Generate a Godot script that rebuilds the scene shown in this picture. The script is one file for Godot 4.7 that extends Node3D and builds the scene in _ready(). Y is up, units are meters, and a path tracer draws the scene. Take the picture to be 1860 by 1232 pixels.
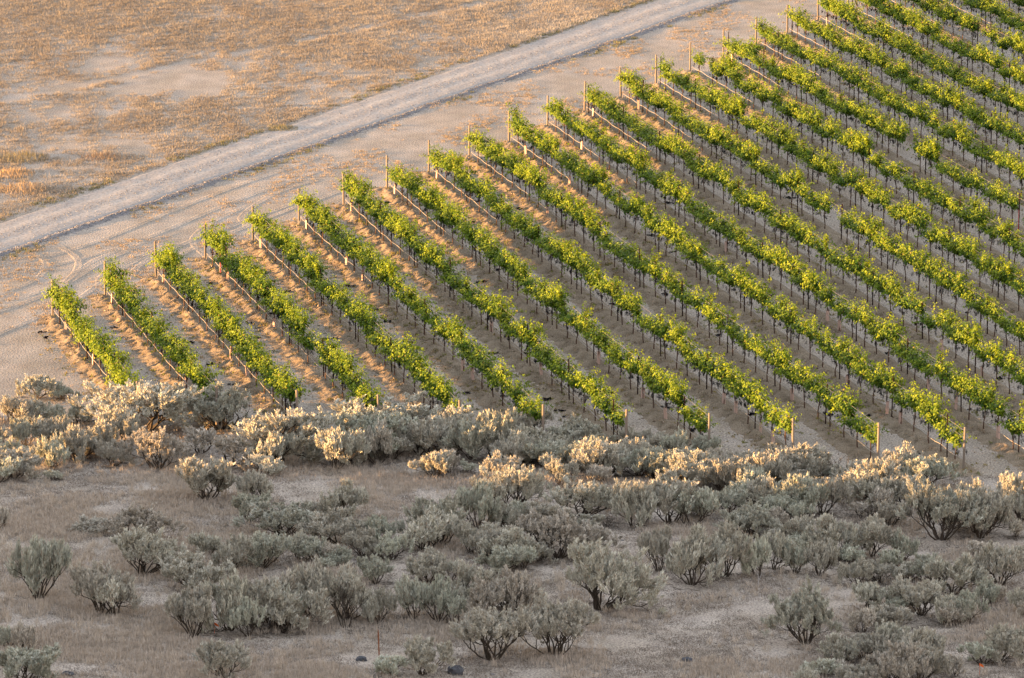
extends Node3D
# Hillside view over a vineyard corner in low evening sun. y up, metres; the camera looks along -z.

# ---------------------------------------------------------------- layout of the place
const ROW_START := Vector2(-21.8052, -241.9089)     # road-side end of the shortest row
const ROW_STEP := Vector2(2.16373, -4.41218)        # from one row's road-side end to the next
const ROW_DIR := Vector2(0.25151, 0.96785)          # along a row, away from the road
const ROW_TURN := -1.316544                         # rotation.y that lays local x along a row
const ROW_LEN := 21.778
const ROW_MORE := 5.42178
const ROWS := 26
const VINE_GAP := 1.83
const STAKE_GAP := 7.32
const POST_H := 1.86
const SUN_PLAN := Vector2(-0.9854, 0.17)
const SUN_SIDE := Vector2(0.17, 0.9854)

var rng := RandomNumberGenerator.new()
var n_big := FastNoiseLite.new()
var n_mid := FastNoiseLite.new()
var n_fine := FastNoiseLite.new()
var taken := {}
var M := {}

const EXPOSURE := 6.6
const SKY_ENERGY := 0.80
const SUN_HIGH := 4.1
const SPUR_TOP := 3.4
const SPUR_RISE := 0.16
const SPUR_EDGE := 6.0
const FIRST_STAKE := [2.2, 4.7, 8.3, 5.3, 8.8, 5.5, 8.6, 4.8, 8.5, 4.87, 8.1, 4.5]
# pale grass patches of the slope: x, z, half sizes
const PALE := [[-17.0, -196.0, 3.5, 4.0], [-14.5, -172.0, 5.0, 3.5], [7.5, -170.5, 2.4, 3.0], [-12.5, -203.0, 3.0, 3.0], [-9.0, -167.5, 5.0, 2.2], [-6.0, -209.0, 4.0, 3.0]]
const TRACKS := [
	[Vector2(-29, -251), Vector2(-24, -255), Vector2(-20.4, -261), Vector2(-16.6, -270), Vector2(-10, -283)],
	[Vector2(-28, -250), Vector2(-23, -253.6), Vector2(-19, -259.6), Vector2(-15, -269), Vector2(-8.4, -282)],
	[Vector2(-27, -239), Vector2(-22.6, -247), Vector2(-20.6, -254), Vector2(-18.6, -259)],
	[Vector2(-25, -236), Vector2(-21.0, -246), Vector2(-19.4, -253), Vector2(-17.2, -258.4)],
	[Vector2(-19.0, -249.5), Vector2(-18.2, -255), Vector2(-15.2, -262), Vector2(-10, -272)],
	[Vector2(-17.4, -252.5), Vector2(-16.4, -257), Vector2(-13.4, -264), Vector2(-8.6, -273.5)],
	[Vector2(-19.6, -247), Vector2(-20.2, -251), Vector2(-18.6, -256), Vector2(-14.2, -263)],
	[Vector2(-21.2, -245), Vector2(-21.8, -250), Vector2(-20.4, -256), Vector2(-17, -262)],
	[Vector2(-15.2, -256), Vector2(-16.2, -260), Vector2(-15.2, -265.5), Vector2(-12.6, -271)],
	[Vector2(-25.5, -246), Vector2(-23.5, -250), Vector2(-23.2, -254.5), Vector2(-24.6, -258)],
	[Vector2(-23.9, -246), Vector2(-21.9, -250), Vector2(-21.6, -254.8), Vector2(-23.0, -259)],
	[Vector2(-10, -276), Vector2(-12.5, -272), Vector2(-14.0, -266), Vector2(-13.2, -262.5)]]
const TUBES := [
	1,1,1,5,1,8,2,0,2,10,3,0,3,9,3,11,4,1,4,2,4,8,5,0,6,0,6,5,6,7,6,18,6,19,7,0,7,16,7,21,8,0,8,22,8,26,8,28,9,0,9,29,9,30,9,32,9,33,10,8,10,31,11,1,11,6,11,32,11,35,11,36,12,3,12,18,12,27,12,28,12,35,12,37,
	12,40,13,0,13,33,13,36,14,1,17,0,20,0,]
# sagebrush: x, z, width, height, form
const BUSHES := [
	-21.1,-225.2,1.8,1.0,0,-19.9,-225.2,1.0,0.6,0,-18.9,-220.6,1.3,0.9,0,-21.5,-220.3,1.8,1.4,0,-20.2,-220.3,1.2,1.0,0,-12.6,-219.8,3.0,2.0,0,-20.6,-219.6,1.0,0.8,0,-15.9,-219.3,3.6,2.2,0,-5.8,-218.9,3.8,1.6,
	0,0.4,-218.4,2.1,1.1,0,-19.8,-216.6,1.3,1.3,0,-2.6,-216.4,2.2,1.7,0,2.8,-216.4,2.4,1.3,0,-7.2,-216.4,1.3,1.1,0,5.2,-216.2,1.0,1.0,0,-19.2,-216.2,1.0,1.4,0,-9.4,-215.9,1.4,1.4,0,-20.7,-215.7,1.0,1.3,0,6.1,
	-215.6,1.1,0.9,0,-6.3,-215.4,2.1,1.1,0,-13.2,-215.4,1.4,1.1,2,-2.5,-215.4,1.2,1.5,0,8.2,-215.2,1.1,0.9,0,-5.9,-215.1,3.5,1.9,0,7.1,-215.0,1.2,1.2,0,0.9,-215.0,2.1,1.2,0,-18.1,-215.0,1.0,1.1,0,-3.9,-215.0,
	1.8,1.7,0,-17.0,-214.7,1.7,2.0,0,0.1,-214.5,1.0,1.4,0,-0.8,-214.5,1.5,2.2,0,-5.0,-214.3,1.2,1.0,0,-22.2,-214.3,2.0,1.4,0,-1.7,-214.2,1.7,1.7,0,-18.3,-214.0,1.7,1.0,0,-0.5,-213.8,1.0,1.2,0,-0.1,-213.8,1.5,
	1.4,0,0.7,-213.5,1.2,1.1,0,-20.6,-213.3,0.7,0.6,2,-9.5,-213.2,2.7,2.2,1,11.9,-213.2,1.3,0.7,0,-21.3,-213.0,1.0,1.0,0,-6.8,-213.0,1.5,1.4,0,-5.7,-213.0,1.3,1.7,0,1.5,-212.9,1.7,1.1,0,-18.2,-212.8,1.2,1.8,
	0,-0.1,-212.7,1.4,1.2,0,-11.8,-212.6,1.7,1.3,2,3.5,-212.4,1.6,1.4,0,2.7,-212.3,1.2,1.1,0,5.3,-212.2,1.4,1.4,0,-16.7,-212.2,1.1,1.2,0,6.6,-212.1,1.0,0.9,0,7.2,-211.8,2.1,1.1,0,-20.1,-211.8,1.0,0.9,0,1.5,
	-211.8,0.9,0.8,0,-9.9,-211.8,1.5,1.6,0,-14.8,-211.7,2.0,1.7,0,12.9,-211.5,0.8,0.8,0,-2.6,-211.5,0.8,1.0,0,13.4,-211.4,0.7,0.6,0,3.9,-211.4,1.7,1.3,0,11.2,-211.4,1.9,1.3,0,-7.3,-211.4,1.8,1.6,0,-1.9,-211.2,
	0.7,0.5,2,5.3,-211.2,1.7,1.1,0,-19.2,-211.2,1.5,1.5,0,12.1,-211.1,1.8,1.4,0,6.3,-211.0,1.0,0.7,0,10.2,-211.0,1.4,1.1,0,8.8,-211.0,1.8,1.3,0,-3.1,-210.9,0.5,0.7,2,3.8,-210.7,1.9,1.6,0,5.9,-210.5,1.5,1.3,
	0,9.7,-210.2,0.7,0.7,2,-3.2,-210.2,1.2,1.2,0,14.6,-210.0,1.3,1.0,0,-10.2,-209.9,1.3,0.8,2,16.1,-209.9,1.7,1.7,0,-10.2,-209.8,1.0,0.8,2,11.6,-209.7,1.4,0.9,0,7.5,-209.6,1.6,1.4,1,-0.4,-209.1,1.4,1.2,0,10.5,
	-209.1,1.7,1.6,0,3.6,-209.1,0.9,0.8,0,16.9,-208.9,2.0,1.4,0,13.7,-208.8,1.2,1.4,3,13.9,-208.6,1.6,1.2,0,-20.5,-208.6,1.9,1.3,0,-18.9,-208.5,0.6,0.4,0,8.9,-208.4,1.6,1.2,0,2.0,-208.3,1.1,1.1,0,8.8,-207.7,
	1.4,1.7,0,7.0,-207.5,1.9,1.5,0,9.8,-207.3,0.9,1.5,0,14.1,-207.3,1.7,1.2,0,-21.0,-207.3,1.4,1.1,2,9.8,-206.2,1.6,1.4,0,15.0,-206.0,2.2,1.7,0,10.1,-205.5,1.4,1.3,0,15.9,-205.3,1.6,1.4,0,14.9,-204.6,0.9,1.0,
	0,10.5,-204.2,1.3,1.4,0,-12.3,-203.7,1.8,1.9,0,8.7,-203.6,1.2,1.0,0,11.6,-203.6,1.9,1.6,0,12.5,-203.6,1.3,1.6,0,-10.2,-203.5,1.3,1.4,0,0.0,-203.2,2.1,1.9,0,7.3,-203.1,0.7,0.7,0,14.0,-203.0,0.8,0.6,2,20.5,
	-202.9,2.1,1.8,0,7.7,-202.5,0.9,0.9,0,10.8,-202.2,1.4,1.0,0,2.9,-202.2,2.3,1.5,0,11.5,-201.8,0.8,0.8,2,6.3,-201.6,1.9,1.9,0,14.3,-201.6,0.9,0.8,3,9.9,-201.5,1.0,0.9,0,15.1,-201.3,1.2,1.2,0,18.3,-201.2,
	1.5,1.9,0,10.6,-201.1,0.8,0.7,0,7.2,-201.0,1.5,1.6,2,4.8,-200.7,1.4,1.8,0,-7.6,-200.5,1.1,0.7,0,18.4,-200.3,1.1,1.6,2,3.8,-200.1,0.6,0.4,3,-6.7,-200.1,1.7,1.6,0,-7.3,-199.8,0.6,0.5,2,3.1,-199.7,1.1,0.5,
	0,-10.4,-199.5,1.1,1.1,0,18.5,-199.3,1.9,2.1,0,19.9,-199.3,0.5,0.8,0,0.2,-199.0,1.1,1.0,0,0.8,-198.9,0.6,0.8,0,-0.6,-198.8,0.8,0.8,0,16.9,-198.6,2.7,2.6,0,1.3,-198.5,1.9,1.1,0,-0.2,-198.3,1.0,1.0,0,9.6,
	-198.3,1.3,1.0,0,9.3,-197.9,2.0,1.3,0,-1.3,-197.7,1.5,1.9,0,11.1,-196.6,1.2,1.1,0,-8.9,-196.2,2.5,1.3,0,11.2,-195.9,1.0,0.6,0,-19.8,-195.6,0.6,0.9,0,-16.2,-195.0,1.2,0.5,0,18.1,-195.0,0.9,0.7,0,-2.8,-194.8,
	2.2,2.0,0,13.8,-194.1,1.5,1.6,0,-6.7,-193.8,1.9,1.2,0,11.4,-193.8,0.9,1.0,0,-5.1,-193.8,1.5,1.2,0,-14.4,-193.8,2.0,1.2,0,12.4,-193.7,1.7,1.7,0,15.0,-193.6,0.9,1.3,0,-3.2,-193.0,1.7,1.4,2,-3.5,-193.0,1.1,
	1.3,0,13.0,-192.9,0.9,0.7,0,19.4,-192.7,1.1,0.8,0,2.8,-192.5,2.0,1.3,0,-1.6,-192.4,1.0,1.2,0,14.5,-192.1,1.0,0.8,0,-0.5,-191.9,1.7,1.1,0,-11.6,-191.7,0.9,0.9,0,1.7,-191.6,2.4,1.7,0,-5.7,-191.3,1.1,1.0,
	0,-0.9,-191.0,1.3,1.1,0,-0.1,-190.9,0.9,0.7,3,-5.2,-190.8,1.0,0.7,0,-8.1,-190.7,0.8,1.1,0,0.8,-190.6,1.3,0.8,0,-4.5,-190.6,1.2,1.1,0,9.9,-190.3,1.1,1.4,0,0.0,-190.2,1.6,1.4,0,10.7,-190.2,0.9,1.3,0,11.6,
	-190.0,1.1,1.4,0,-9.9,-189.9,1.4,1.1,0,-7.5,-189.8,1.0,0.9,0,-6.8,-189.7,0.7,0.8,0,15.0,-189.5,1.3,0.7,0,5.5,-189.5,1.1,1.7,0,-6.5,-189.3,0.9,0.8,0,13.8,-189.3,1.0,0.8,0,15.7,-189.3,1.0,1.0,0,-9.4,-188.9,
	1.7,1.4,0,9.2,-188.8,0.9,1.5,0,0.4,-188.8,0.9,0.8,0,-7.0,-188.7,0.6,0.4,0,8.0,-188.6,1.5,2.0,0,13.0,-188.4,1.0,1.1,0,18.2,-188.1,1.7,1.7,0,-0.4,-187.8,1.7,1.0,0,6.7,-187.3,1.8,2.1,0,16.4,-187.0,1.9,1.6,
	0,-10.5,-187.0,1.2,1.5,0,-2.3,-186.4,0.7,0.9,2,-13.6,-186.2,2.3,1.7,0,-3.1,-186.2,1.4,1.2,0,-5.0,-185.9,1.1,1.0,0,17.9,-185.0,0.5,0.7,0,17.4,-184.4,0.8,1.0,0,-11.6,-183.5,1.8,1.3,0,14.5,-183.3,0.5,0.5,
	2,13.0,-182.9,1.4,1.1,0,14.1,-182.8,1.0,0.8,0,18.5,-182.3,0.8,1.0,0,14.8,-182.1,1.5,1.4,0,0.7,-181.9,1.0,0.7,2,-0.9,-181.7,1.3,1.0,2,18.7,-181.7,0.6,0.8,0,0.0,-181.5,1.2,1.1,0,3.2,-181.4,2.9,2.4,0,16.4,
	-180.9,1.1,1.2,0,-1.5,-180.8,1.7,1.7,0,15.7,-180.6,0.9,1.0,0,-17.0,-180.5,1.7,2.3,0,16.4,-180.4,0.5,0.9,0,15.8,-180.4,0.9,0.8,0,13.5,-180.0,1.3,0.9,0,-3.5,-179.4,0.9,1.6,0,12.5,-179.1,0.7,0.9,0,-7.2,-178.9,
	1.5,2.0,0,-4.7,-178.8,1.0,1.3,0,-5.9,-178.8,1.6,2.0,0,-2.6,-178.7,1.3,1.7,0,-5.0,-178.2,0.7,1.0,0,-2.1,-178.0,0.8,1.2,2,-8.6,-177.9,1.4,1.9,0,-14.5,-177.8,1.6,1.9,0,-5.9,-177.5,1.0,1.5,3,-14.0,-177.5,1.5,
	1.4,2,-0.1,-177.4,2.1,2.0,0,-7.9,-177.1,0.8,1.6,0,-9.1,-177.0,1.1,1.6,0,-8.1,-176.8,1.9,1.8,0,-9.9,-176.4,1.5,1.8,0,10.3,-176.1,2.2,2.1,0,-9.2,-175.5,1.0,1.4,0,17.8,-175.2,0.7,1.1,0,18.5,-174.9,0.4,0.8,
	0,-11.1,-174.7,1.4,1.7,0,13.1,-174.5,1.0,1.1,0,12.6,-174.2,0.7,0.6,0,11.6,-173.6,0.7,0.9,2,12.2,-173.5,1.0,1.0,0,16.8,-173.4,1.2,1.3,0,16.2,-173.0,1.2,0.8,0,11.3,-172.9,1.0,1.1,0,13.3,-172.6,1.0,0.9,0,
	1.5,-172.0,2.3,1.9,0,14.0,-171.7,1.4,1.5,0,-17.2,-171.3,0.6,0.8,0,10.9,-171.3,0.8,0.5,0,-0.7,-170.9,2.4,1.8,0,-16.6,-170.7,0.6,1.1,0,10.5,-170.6,0.9,0.6,0,15.1,-170.4,0.7,0.7,2,13.8,-169.6,1.3,1.2,0,12.9,
	-168.4,2.1,1.5,0,-3.0,-168.2,1.3,1.2,0,9.8,-168.1,0.7,0.7,0,11.5,-167.9,1.1,0.9,0,-4.2,-167.6,0.9,0.7,0,-9.5,-167.0,1.4,1.3,0,-16.1,-165.6,1.9,1.2,0,]

# ---------------------------------------------------------------- mesh helper
class Shape:
	var v := PackedVector3Array()
	var n := PackedVector3Array()
	var c := PackedColorArray()
	var ix := PackedInt32Array()

	func face(a: Vector3, b: Vector3, d: Vector3, col: Color) -> void:
		var nn := (d - a).cross(b - a).normalized()
		var k := v.size()
		v.append(a); v.append(b); v.append(d)
		for q in 3:
			n.append(nn); c.append(col)
		ix.append(k); ix.append(k + 1); ix.append(k + 2)

	func quad(a: Vector3, b: Vector3, d: Vector3, e: Vector3, col: Color) -> void:
		var nn := (d - a).cross(b - a).normalized()
		var k := v.size()
		v.append(a); v.append(b); v.append(d); v.append(e)
		for q in 4:
			n.append(nn); c.append(col)
		ix.append_array([k, k + 1, k + 2, k, k + 2, k + 3])

	func limb(pts: Array, radii: Array, sides: int, col: Color) -> void:
		var k0 := v.size()
		var m := pts.size()
		for j in m:
			var p: Vector3 = pts[j]
			var t: Vector3 = (pts[mini(j + 1, m - 1)] - pts[maxi(j - 1, 0)]).normalized()
			var s := t.cross(Vector3(0.31, 0.17, 0.93)).normalized()
			var u := s.cross(t)
			for q in sides:
				var a := TAU * q / sides
				var o := s * cos(a) + u * sin(a)
				v.append(p + o * radii[j]); n.append(o); c.append(col)
		for j in m - 1:
			for q in sides:
				var a0 := k0 + j * sides + q
				var a1 := k0 + j * sides + (q + 1) % sides
				ix.append_array([a0, a1, a0 + sides, a1, a1 + sides, a0 + sides])
		var top := v.size()
		var tp: Vector3 = pts[m - 1]
		var td: Vector3 = (tp - pts[m - 2]).normalized()
		v.append(tp); n.append(td); c.append(col)
		for q in sides:
			ix.append_array([k0 + (m - 1) * sides + q, k0 + (m - 1) * sides + (q + 1) % sides, top])

	# a leaf blade folded along its midrib, broad in the middle
	func leaf(p: Vector3, tip: Vector3, nrm: Vector3, size: float, fold: float, col: Color) -> void:
		var s := tip.cross(nrm).normalized()
		var up := nrm * (fold * size)
		var b := p
		var e := p + tip * size
		var l1 := p + tip * (size * 0.18) - s * (size * 0.46) + up
		var l2 := p + tip * (size * 0.68) - s * (size * 0.40) + up
		var r1 := p + tip * (size * 0.18) + s * (size * 0.46) + up
		var r2 := p + tip * (size * 0.68) + s * (size * 0.40) + up
		quad(b, l1, l2, e, col)
		quad(b, e, r2, r1, col)

	# a narrow pointed blade
	func blade(p: Vector3, tip: Vector3, side: Vector3, w: float, col: Color) -> void:
		var m := p + tip * 0.55
		face(p, m - side * w, p + tip, col)
		face(p, p + tip, m + side * w, col)

	func box(o: Vector3, x: Vector3, y: Vector3, z: Vector3, col: Color) -> void:
		var p := [o - x - z, o + x - z, o + x + z, o - x + z]
		var t := [o - x - z + y, o + x - z + y, o + x + z + y, o - x + z + y]
		for q in 4:
			var w := (q + 1) % 4
			quad(p[q], t[q], t[w], p[w], col)
		quad(t[0], t[3], t[2], t[1], col)

	func mesh(mat: Material) -> ArrayMesh:
		var a := []
		a.resize(Mesh.ARRAY_MAX)
		a[Mesh.ARRAY_VERTEX] = v
		a[Mesh.ARRAY_NORMAL] = n
		a[Mesh.ARRAY_COLOR] = c
		a[Mesh.ARRAY_INDEX] = ix
		var m := ArrayMesh.new()
		m.add_surface_from_arrays(Mesh.PRIMITIVE_TRIANGLES, a)
		m.surface_set_material(0, mat)
		return m

# ---------------------------------------------------------------- node helpers
func numbered(called: String) -> String:
	var k: int = taken.get(called, 0)
	taken[called] = k + 1
	return called if k == 0 else "%s_%03d" % [called, k]

func tag(o: Node, label: String, category: String, group := "", kind := "") -> void:
	o.set_meta("label", label)
	o.set_meta("category", category)
	if group: o.set_meta("group", group)
	if kind: o.set_meta("kind", kind)

func part(called: String, m: Mesh, parent: Node) -> MeshInstance3D:
	var o := MeshInstance3D.new()
	o.name = called
	o.mesh = m
	parent.add_child(o, true)
	return o

func solid(called: String, m: Mesh) -> MeshInstance3D:
	var o := MeshInstance3D.new()
	o.name = numbered(called)
	o.mesh = m
	add_child(o)
	return o

func base(called: String, at: Vector3, turn := 0.0) -> Node3D:
	var o := Node3D.new()
	o.name = numbered(called)
	add_child(o)
	o.position = at
	o.rotation.y = turn
	return o

func structure(called: String, m: Mesh, label: String, category: String) -> MeshInstance3D:
	var o := solid(called, m)
	tag(o, label, category, "", "structure")
	return o

func scatter(called: String, m: Mesh, xf: Array, cols: Array, label: String, category: String, parent: Node = null) -> void:
	var mm := MultiMesh.new()
	mm.transform_format = MultiMesh.TRANSFORM_3D
	mm.use_colors = true
	mm.mesh = m
	mm.instance_count = xf.size()
	for k in xf.size():
		mm.set_instance_transform(k, xf[k])
		mm.set_instance_color(k, cols[k])
	var o := MultiMeshInstance3D.new()
	o.multimesh = mm
	if parent:
		o.name = called
		parent.add_child(o, true)
	else:
		o.name = numbered(called)
		add_child(o)
		tag(o, label, category, "", "stuff")

const ONES := ["", "first", "second", "third", "fourth", "fifth", "sixth", "seventh", "eighth", "ninth", "tenth", "eleventh", "twelfth", "thirteenth", "fourteenth", "fifteenth", "sixteenth", "seventeenth", "eighteenth", "nineteenth"]
func ordinal(k: int) -> String:
	if k < 20: return ONES[k]
	var tens := ["", "", "twent", "thirt", "fort", "fift"]
	if k % 10 == 0: return tens[k / 10] + "ieth"
	return tens[k / 10] + "y-" + ONES[k % 10]

func row_words(i: int) -> String:
	return "the shortest row" if i == 1 else "the %s shortest row" % ordinal(i)

# ---------------------------------------------------------------- terrain
func near_line(x: float) -> float:
	return -220.83 + 0.2369 * (x + 16.33)

func road_off(x: float, z: float) -> float:      # metres across the road from its centre line, positive towards the vines
	return (x - (-24.2 - (z + 264.4) * 0.5128)) * 0.8898

func raw_height(x: float, z: float) -> float:
	var s := z - near_line(x)
	var y := 0.24 * clampf(1.0 + s / 40.0, 0.0, 1.0)
	if s > 2.0:
		y += 0.105 * (s - 2.0) * (s - 2.0) / (s + 4.0) if s < 200.0 else 0.105 * 192.0 - 0.05 * (s - 200.0)
	# the spur of the hill beside the slope, outside the picture, whose shadow covers the slope
	var q := Vector2(x, z + 216.0)
	var a := q.dot(SUN_PLAN)
	if a > 30.0:
		var b := q.dot(SUN_SIDE)
		var up := clampf(SPUR_TOP + SPUR_RISE * (b - SPUR_EDGE), 0.0, 26.0)
		y += up * smoothstep(32.0, 105.0, a) * (1.0 - smoothstep(260.0, 520.0, a))
	if absf(x) < 300.0 and z > -700.0 and z < 0.0:
		var hill := smoothstep(0.0, 8.0, s)
		y += n_big.get_noise_2d(x, z) * (0.05 + 0.16 * hill)
		y += n_mid.get_noise_2d(x, z) * (0.012 + 0.05 * hill)
	return y

var GX0 := -48.0
var GZ0 := -356.0
var GSTEP := 0.35
var GNX := 320
var GNZ := 610
var GH := PackedFloat32Array()

func ground_y(x: float, z: float) -> float:
	var fx := (x - GX0) / GSTEP
	var fz := (z - GZ0) / GSTEP
	var i := int(floor(fx))
	var j := int(floor(fz))
	if i < 0 or j < 0 or i >= GNX - 1 or j >= GNZ - 1:
		return raw_height(x, z)
	fx -= i
	fz -= j
	var k := j * GNX + i
	var h00 := GH[k]
	var h10 := GH[k + 1]
	var h01 := GH[k + GNX]
	var h11 := GH[k + GNX + 1]
	if fx + fz < 1.0:
		return h00 + (h10 - h00) * fx + (h01 - h00) * fz
	return h11 + (h01 - h11) * (1.0 - fx) + (h10 - h11) * (1.0 - fz)

func soil_color(x: float, z: float) -> Color:
	var big := n_big.get_noise_2d(x * 1.7 + 90.0, z * 0.8) * 0.5 + 0.5
	var mid := n_mid.get_noise_2d(x + 300.0, z * 0.6 + 50.0) * 0.5 + 0.5
	var spot := n_fine.get_noise_2d(x * 0.8, z * 0.5) * 0.5 + 0.5
	var pale := Color(0.345, 0.302, 0.247)
	var tan_ := Color(0.25, 0.208, 0.152)
	var c := pale.lerp(tan_, clampf(mid * 0.9 + big * 0.4 - 0.3, 0.0, 1.0))
	c = c * (0.86 + 0.28 * spot)
	c.a = 1.0
	return c

func build_ground() -> void:
	GH.resize(GNX * GNZ)
	for j in GNZ:
		for i in GNX:
			GH[j * GNX + i] = raw_height(GX0 + i * GSTEP, GZ0 + j * GSTEP)
	var xs := PackedFloat32Array()
	var zs := PackedFloat32Array()
	var out := [3.0, 7.0, 13.0, 22.0, 34.0, 50.0, 70.0, 95.0, 125.0, 160.0, 200.0, 260.0, 340.0, 480.0, 700.0, 1100.0, 1800.0, 3000.0]
	for k in range(out.size() - 1, -1, -1):
		xs.append(GX0 - out[k])
		zs.append(GZ0 - out[k])
	for i in GNX: xs.append(GX0 + i * GSTEP)
	for j in GNZ: zs.append(GZ0 + j * GSTEP)
	for k in out.size():
		xs.append(GX0 + (GNX - 1) * GSTEP + out[k])
		zs.append(GZ0 + (GNZ - 1) * GSTEP + out[k])
	var w := xs.size()
	var hgt := zs.size()
	var pad := out.size()
	var v := PackedVector3Array()
	var n := PackedVector3Array()
	var c := PackedColorArray()
	v.resize(w * hgt)
	n.resize(w * hgt)
	c.resize(w * hgt)
	for j in hgt:
		for i in w:
			var y: float
			if i >= pad and j >= pad and i < pad + GNX and j < pad + GNZ:
				y = GH[(j - pad) * GNX + i - pad]
			else:
				y = raw_height(xs[i], zs[j])
			v[j * w + i] = Vector3(xs[i], y, zs[j])
			c[j * w + i] = soil_color(xs[i], zs[j])
	for j in hgt:
		for i in w:
			var l := v[j * w + maxi(i - 1, 0)]
			var r := v[j * w + mini(i + 1, w - 1)]
			var d := v[maxi(j - 1, 0) * w + i]
			var u := v[mini(j + 1, hgt - 1) * w + i]
			n[j * w + i] = (u - d).cross(r - l).normalized()
	var ix := PackedInt32Array()
	ix.resize((w - 1) * (hgt - 1) * 6)
	var q := 0
	for j in hgt - 1:
		for i in w - 1:
			var k := j * w + i
			ix[q] = k; ix[q + 1] = k + 1; ix[q + 2] = k + w
			ix[q + 3] = k + 1; ix[q + 4] = k + w + 1; ix[q + 5] = k + w
			q += 6
	var s := Shape.new()
	s.v = v; s.n = n; s.c = c; s.ix = ix
	structure("ground", s.mesh(M.soil), "dry pale soil of the field, the vineyard and the sagebrush slope", "ground")

# ---------------------------------------------------------------- materials
func noise_image(seed_: int, freq: float, lo: float, hi: float, size := 512) -> Image:
	var f := FastNoiseLite.new()
	f.seed = seed_
	f.noise_type = FastNoiseLite.TYPE_SIMPLEX
	f.frequency = freq
	f.fractal_octaves = 5
	var im := f.get_seamless_image(size, size)
	im.convert(Image.FORMAT_RGB8)
	for y in size:
		for x in size:
			var t := lerpf(lo, hi, im.get_pixel(x, y).r)
			im.set_pixel(x, y, Color(t, t, t))
	return im

func tinted(rough: float) -> StandardMaterial3D:
	var m := StandardMaterial3D.new()
	m.vertex_color_use_as_albedo = true
	m.roughness = rough
	m.metallic_specular = 0.3
	m.cull_mode = BaseMaterial3D.CULL_DISABLED
	return m

func make_materials() -> void:
	var grit := ImageTexture.create_from_image(noise_image(3, 0.035, 0.55, 1.25))
	var bump_im := noise_image(11, 0.03, 0.0, 1.0)
	bump_im.bump_map_to_normal_map(6.0)
	var bump := ImageTexture.create_from_image(bump_im)
	var soft := ImageTexture.create_from_image(noise_image(5, 0.02, 0.8, 1.12))
	for k in ["soil", "clod", "gravel", "road"]:
		var m := tinted(0.95)
		m.albedo_texture = soft if k == "road" else grit
		m.normal_enabled = true
		m.normal_texture = bump
		m.normal_scale = {"soil": 0.7, "clod": 1.1, "gravel": 1.2, "road": 0.22}[k]
		m.uv1_triplanar = true
		m.uv1_world_triplanar = true
		m.uv1_scale = Vector3.ONE * {"soil": 0.43, "clod": 0.7, "gravel": 1.3, "road": 0.37}[k]
		M[k] = m
	var leaf := tinted(0.5)
	leaf.backlight_enabled = true
	leaf.backlight = Color(0.86, 0.9, 0.22)
	leaf.metallic_specular = 0.3
	M.leaf = leaf
	M.wood = tinted(0.9)
	var bark_im := noise_image(21, 0.05, 0.6, 1.2, 256)
	M.wood.albedo_texture = ImageTexture.create_from_image(bark_im)
	M.wood.uv1_triplanar = true
	M.wood.uv1_scale = Vector3(9.0, 1.2, 9.0)
	M.grape = tinted(0.4)
	var sage := tinted(0.85)
	sage.backlight_enabled = true
	sage.backlight = Color(0.3, 0.3, 0.24)
	M.sage = sage
	var straw := tinted(0.8)
	straw.backlight_enabled = true
	straw.backlight = Color(0.5, 0.42, 0.3)
	M.straw = straw
	M.steel = tinted(0.75)
	M.steel.metallic = 0.2
	M.carton = tinted(0.8)
	M.hose = tinted(0.6)
	M.stone = tinted(0.85)
	M.plastic = tinted(0.5)

# ---------------------------------------------------------------- grapevines
func rv(s: float) -> Vector3:
	return Vector3(rng.randf_range(-s, s), rng.randf_range(-s, s), rng.randf_range(-s, s))

func leaf_green(young: float) -> Color:
	var g := Color(0.040, 0.098, 0.010).lerp(Color(0.195, 0.245, 0.011), young)
	var c := g * rng.randf_range(0.78, 1.25)
	if rng.randf() < 0.012:
		c = Color(0.2, 0.16, 0.03)
	c.a = 1.0
	return c

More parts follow.
